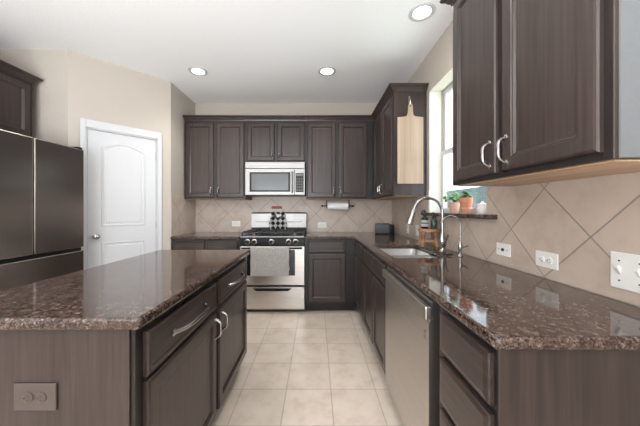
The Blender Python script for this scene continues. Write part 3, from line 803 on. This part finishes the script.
# smart display
sd = thing('smart_display', 'small black smart display on the worktop in the back right corner', 'smart display', (.875, 3.46, CT), math.radians(-14))
bm = bmesh.new(); prism(bm, [(-.045, 0), (-.062, .012), (-.040, .135), (-.028, .142), (.03, .06), (.05, 0)], -.092, .092, 'X')
bmesh.ops.bevel(bm, geom=bm.edges[:], offset=.005, segments=2, affect='EDGES'); obj('body', bm, M['black'], sd)
bm = bmesh.new(); v = [bm.verts.new(p) for p in ((-.08, -.0615, .026), (.08, -.0615, .026), (.08, -.0445, .124), (-.08, -.0445, .124))]; bm.faces.new(v)
bmesh.ops.solidify(bm, geom=bm.faces[:], thickness=.002); obj('screen', bm, M['screen'], sd)
sp2 = obj('speaker', (lambda bm: (lathe(bm, [(.036, 0), (.041, .008), (.041, .10), (.034, .115), (.02, .12)], n=24), bm)[-1])(bmesh.new()), M['iron'], None, True); sp2.location = (1.01, 3.52, CT)
tag(sp2, 'small black cylinder speaker beside the smart display', 'speaker')

# wooden riser, bottles
st = thing('wooden_riser', 'small rustic wooden riser stool on the worktop behind the faucet', 'riser', (.985, 2.30, CT), math.radians(-10))
bm = bmesh.new(); lathe(bm, [(.082, .128), (.086, .132), (.086, .150), (.082, .154)], n=28); obj('top', bm, M['stool'], st)
for sx_, sy_ in ((-1, -1), (1, -1), (1, 1), (-1, 1)):
    bm = bmesh.new(); tube(bm, [(sx_*.058, sy_*.058, 0), (sx_*.054, sy_*.054, .03), (sx_*.050, sy_*.050, .07), (sx_*.046, sy_*.046, .129)], [.013, .019, .013, .019], 12); obj('leg', bm, M['stool'], st, True)
bm = bmesh.new(); box(bm, -.055, .055, -.056, -.044, .045, .06); box(bm, -.055, .055, .044, .056, .045, .06); obj('stretcher', bm, M['stool'], st)
def bottle(name, label, cat, x, y, bodymat, r, h, labelm):
    t = thing(name, label, cat, (x, y, CT+.1545))
    bm = bmesh.new(); lathe(bm, [(r*.9, 0), (r, .004), (r, h*.8), (r*.8, h*.92), (r*.42, h), (r*.42, h+.012)], n=24); obj('body', bm, M[bodymat], t, True)
    if labelm:
        bm = bmesh.new(); lathe(bm, [(r+.0008, h*.18), (r+.0008, h*.72)], n=24, cap=False); bmesh.ops.solidify(bm, geom=bm.faces[:], thickness=.0006); lo = obj('label', bm, M[labelm], t, True)
        bm = bmesh.new(); lathe(bm, [(r+.0012, h*.42), (r+.0012, h*.5)], n=24, cap=False); bmesh.ops.solidify(bm, geom=bm.faces[:], thickness=.0006); obj('label_band', bm, M['slot'], lo, True)
    bm = bmesh.new(); lathe(bm, [(r*.5, h+.004), (r*.5, h+.022), (.006, h+.026), (.005, h+.045)], n=16)
    tube(bm, [(.006, 0, h+.045), (-.004, 0, h+.052), (-.022, -.008, h+.050), (-.034, -.012, h+.040)], [.007, .008, .006, .004], 10); obj('pump', bm, M['black'], t, True)
    return t
bottle('soap_bottle', 'black pump soap bottle with white label on the wooden riser', 'bottle', .955, 2.30, 'black', .030, .105, 'label')
bottle('lotion_bottle', 'dark green pump bottle without label on the wooden riser', 'bottle', 1.022, 2.27, 'greenglass', .028, .085, None)

# sill things
def pot(name, label, x, y, r0, r1, h, mat, leafmat, nleaf, spread, lh, lsz):
    z = WZ0
    t = thing(name, label, 'potted plant', (x, y, z))
    bm = bmesh.new(); lathe(bm, [(r0, 0), (r1*.93, h*.72), (r1, h*.73), (r1, h*.98), (r1*.95, h), (r1*.86, h), (r1*.84, h*.9)], n=26); obj('pot', bm, M[mat], t, True)
    bm = bmesh.new(); lathe(bm, [(r1*.86, h*.9), (r1*.8, h*.94)], n=20); obj('soil', bm, M['soil'], t)
    bm = bmesh.new(); bs = bmesh.new()
    for i in range(nleaf):
        a = random.random()*2*PI; el = random.uniform(.25, 1.35); L = lh*random.uniform(.5, 1)
        d = Vector((math.cos(a)*math.cos(el)*spread, math.sin(a)*math.cos(el)*spread, math.sin(el)))
        p = Vector((0, 0, h*.92)) + d*L
        if p.x > .085: p.x = .085
        tube(bs, [(0, 0, h*.9), Vector((d.x*L*.4, d.y*L*.4, h*.9+L*.55)), p], .0013, 5)
        nrm = (d+Vector((random.uniform(-.6, .6), random.uniform(-.6, .6), .5))).normalized()
        s1 = nrm.cross(Vector((0, 0, 1))).normalized(); s2 = nrm.cross(s1); s = lsz*random.uniform(.7, 1.2)
        ring = [bm.verts.new(p+s1*math.cos(q)*s*.75+s2*math.sin(q)*s - nrm*.12*s*abs(math.sin(q))) for q in [2*PI*k/8 for k in range(8)]]
        c = bm.verts.new(p+nrm*s*.12)
        for k in range(8): bm.faces.new((ring[k], ring[(k+1) % 8], c))
    obj('stem', bs, M['leaf2'], t); o = obj('foliage', bm, M[leafmat], t, True)
    return t
pot('potted_plant', 'bright green leafy plant in a pale clay pot on the window ledge', 1.125, 2.13, .030, .042, .085, 'pinkclay', 'leaf', 46, .9, .12, .017)
tp = pot('potted_plant', 'dark green plant in the taller terracotta pot on the window ledge', 1.105, 1.93, .030, .046, .115, 'terra', 'leaf2', 34, .8, .065, .016)
bm = bmesh.new(); lathe(bm, [(.0375, .030), (.041, .034), (.0415, .040), (.0405, .044)], n=24, cap=False); obj('relief_band', bm, M['pinkclay'], tp, True)
wc = thing('white_jar', 'small white jar with lid at the near end of the window ledge', 'jar', (1.12, 1.765, WZ0))
bm = bmesh.new(); lathe(bm, [(.028, 0), (.032, .005), (.033, .05), (.027, .058)], n=24); obj('body', bm, M['plastic_w'], wc, True)
bm = bmesh.new(); lathe(bm, [(.029, .058), (.030, .066), (.012, .072), (.008, .08), (.004, .086)], n=24); obj('lid', bm, M['plastic_w'], wc, True)
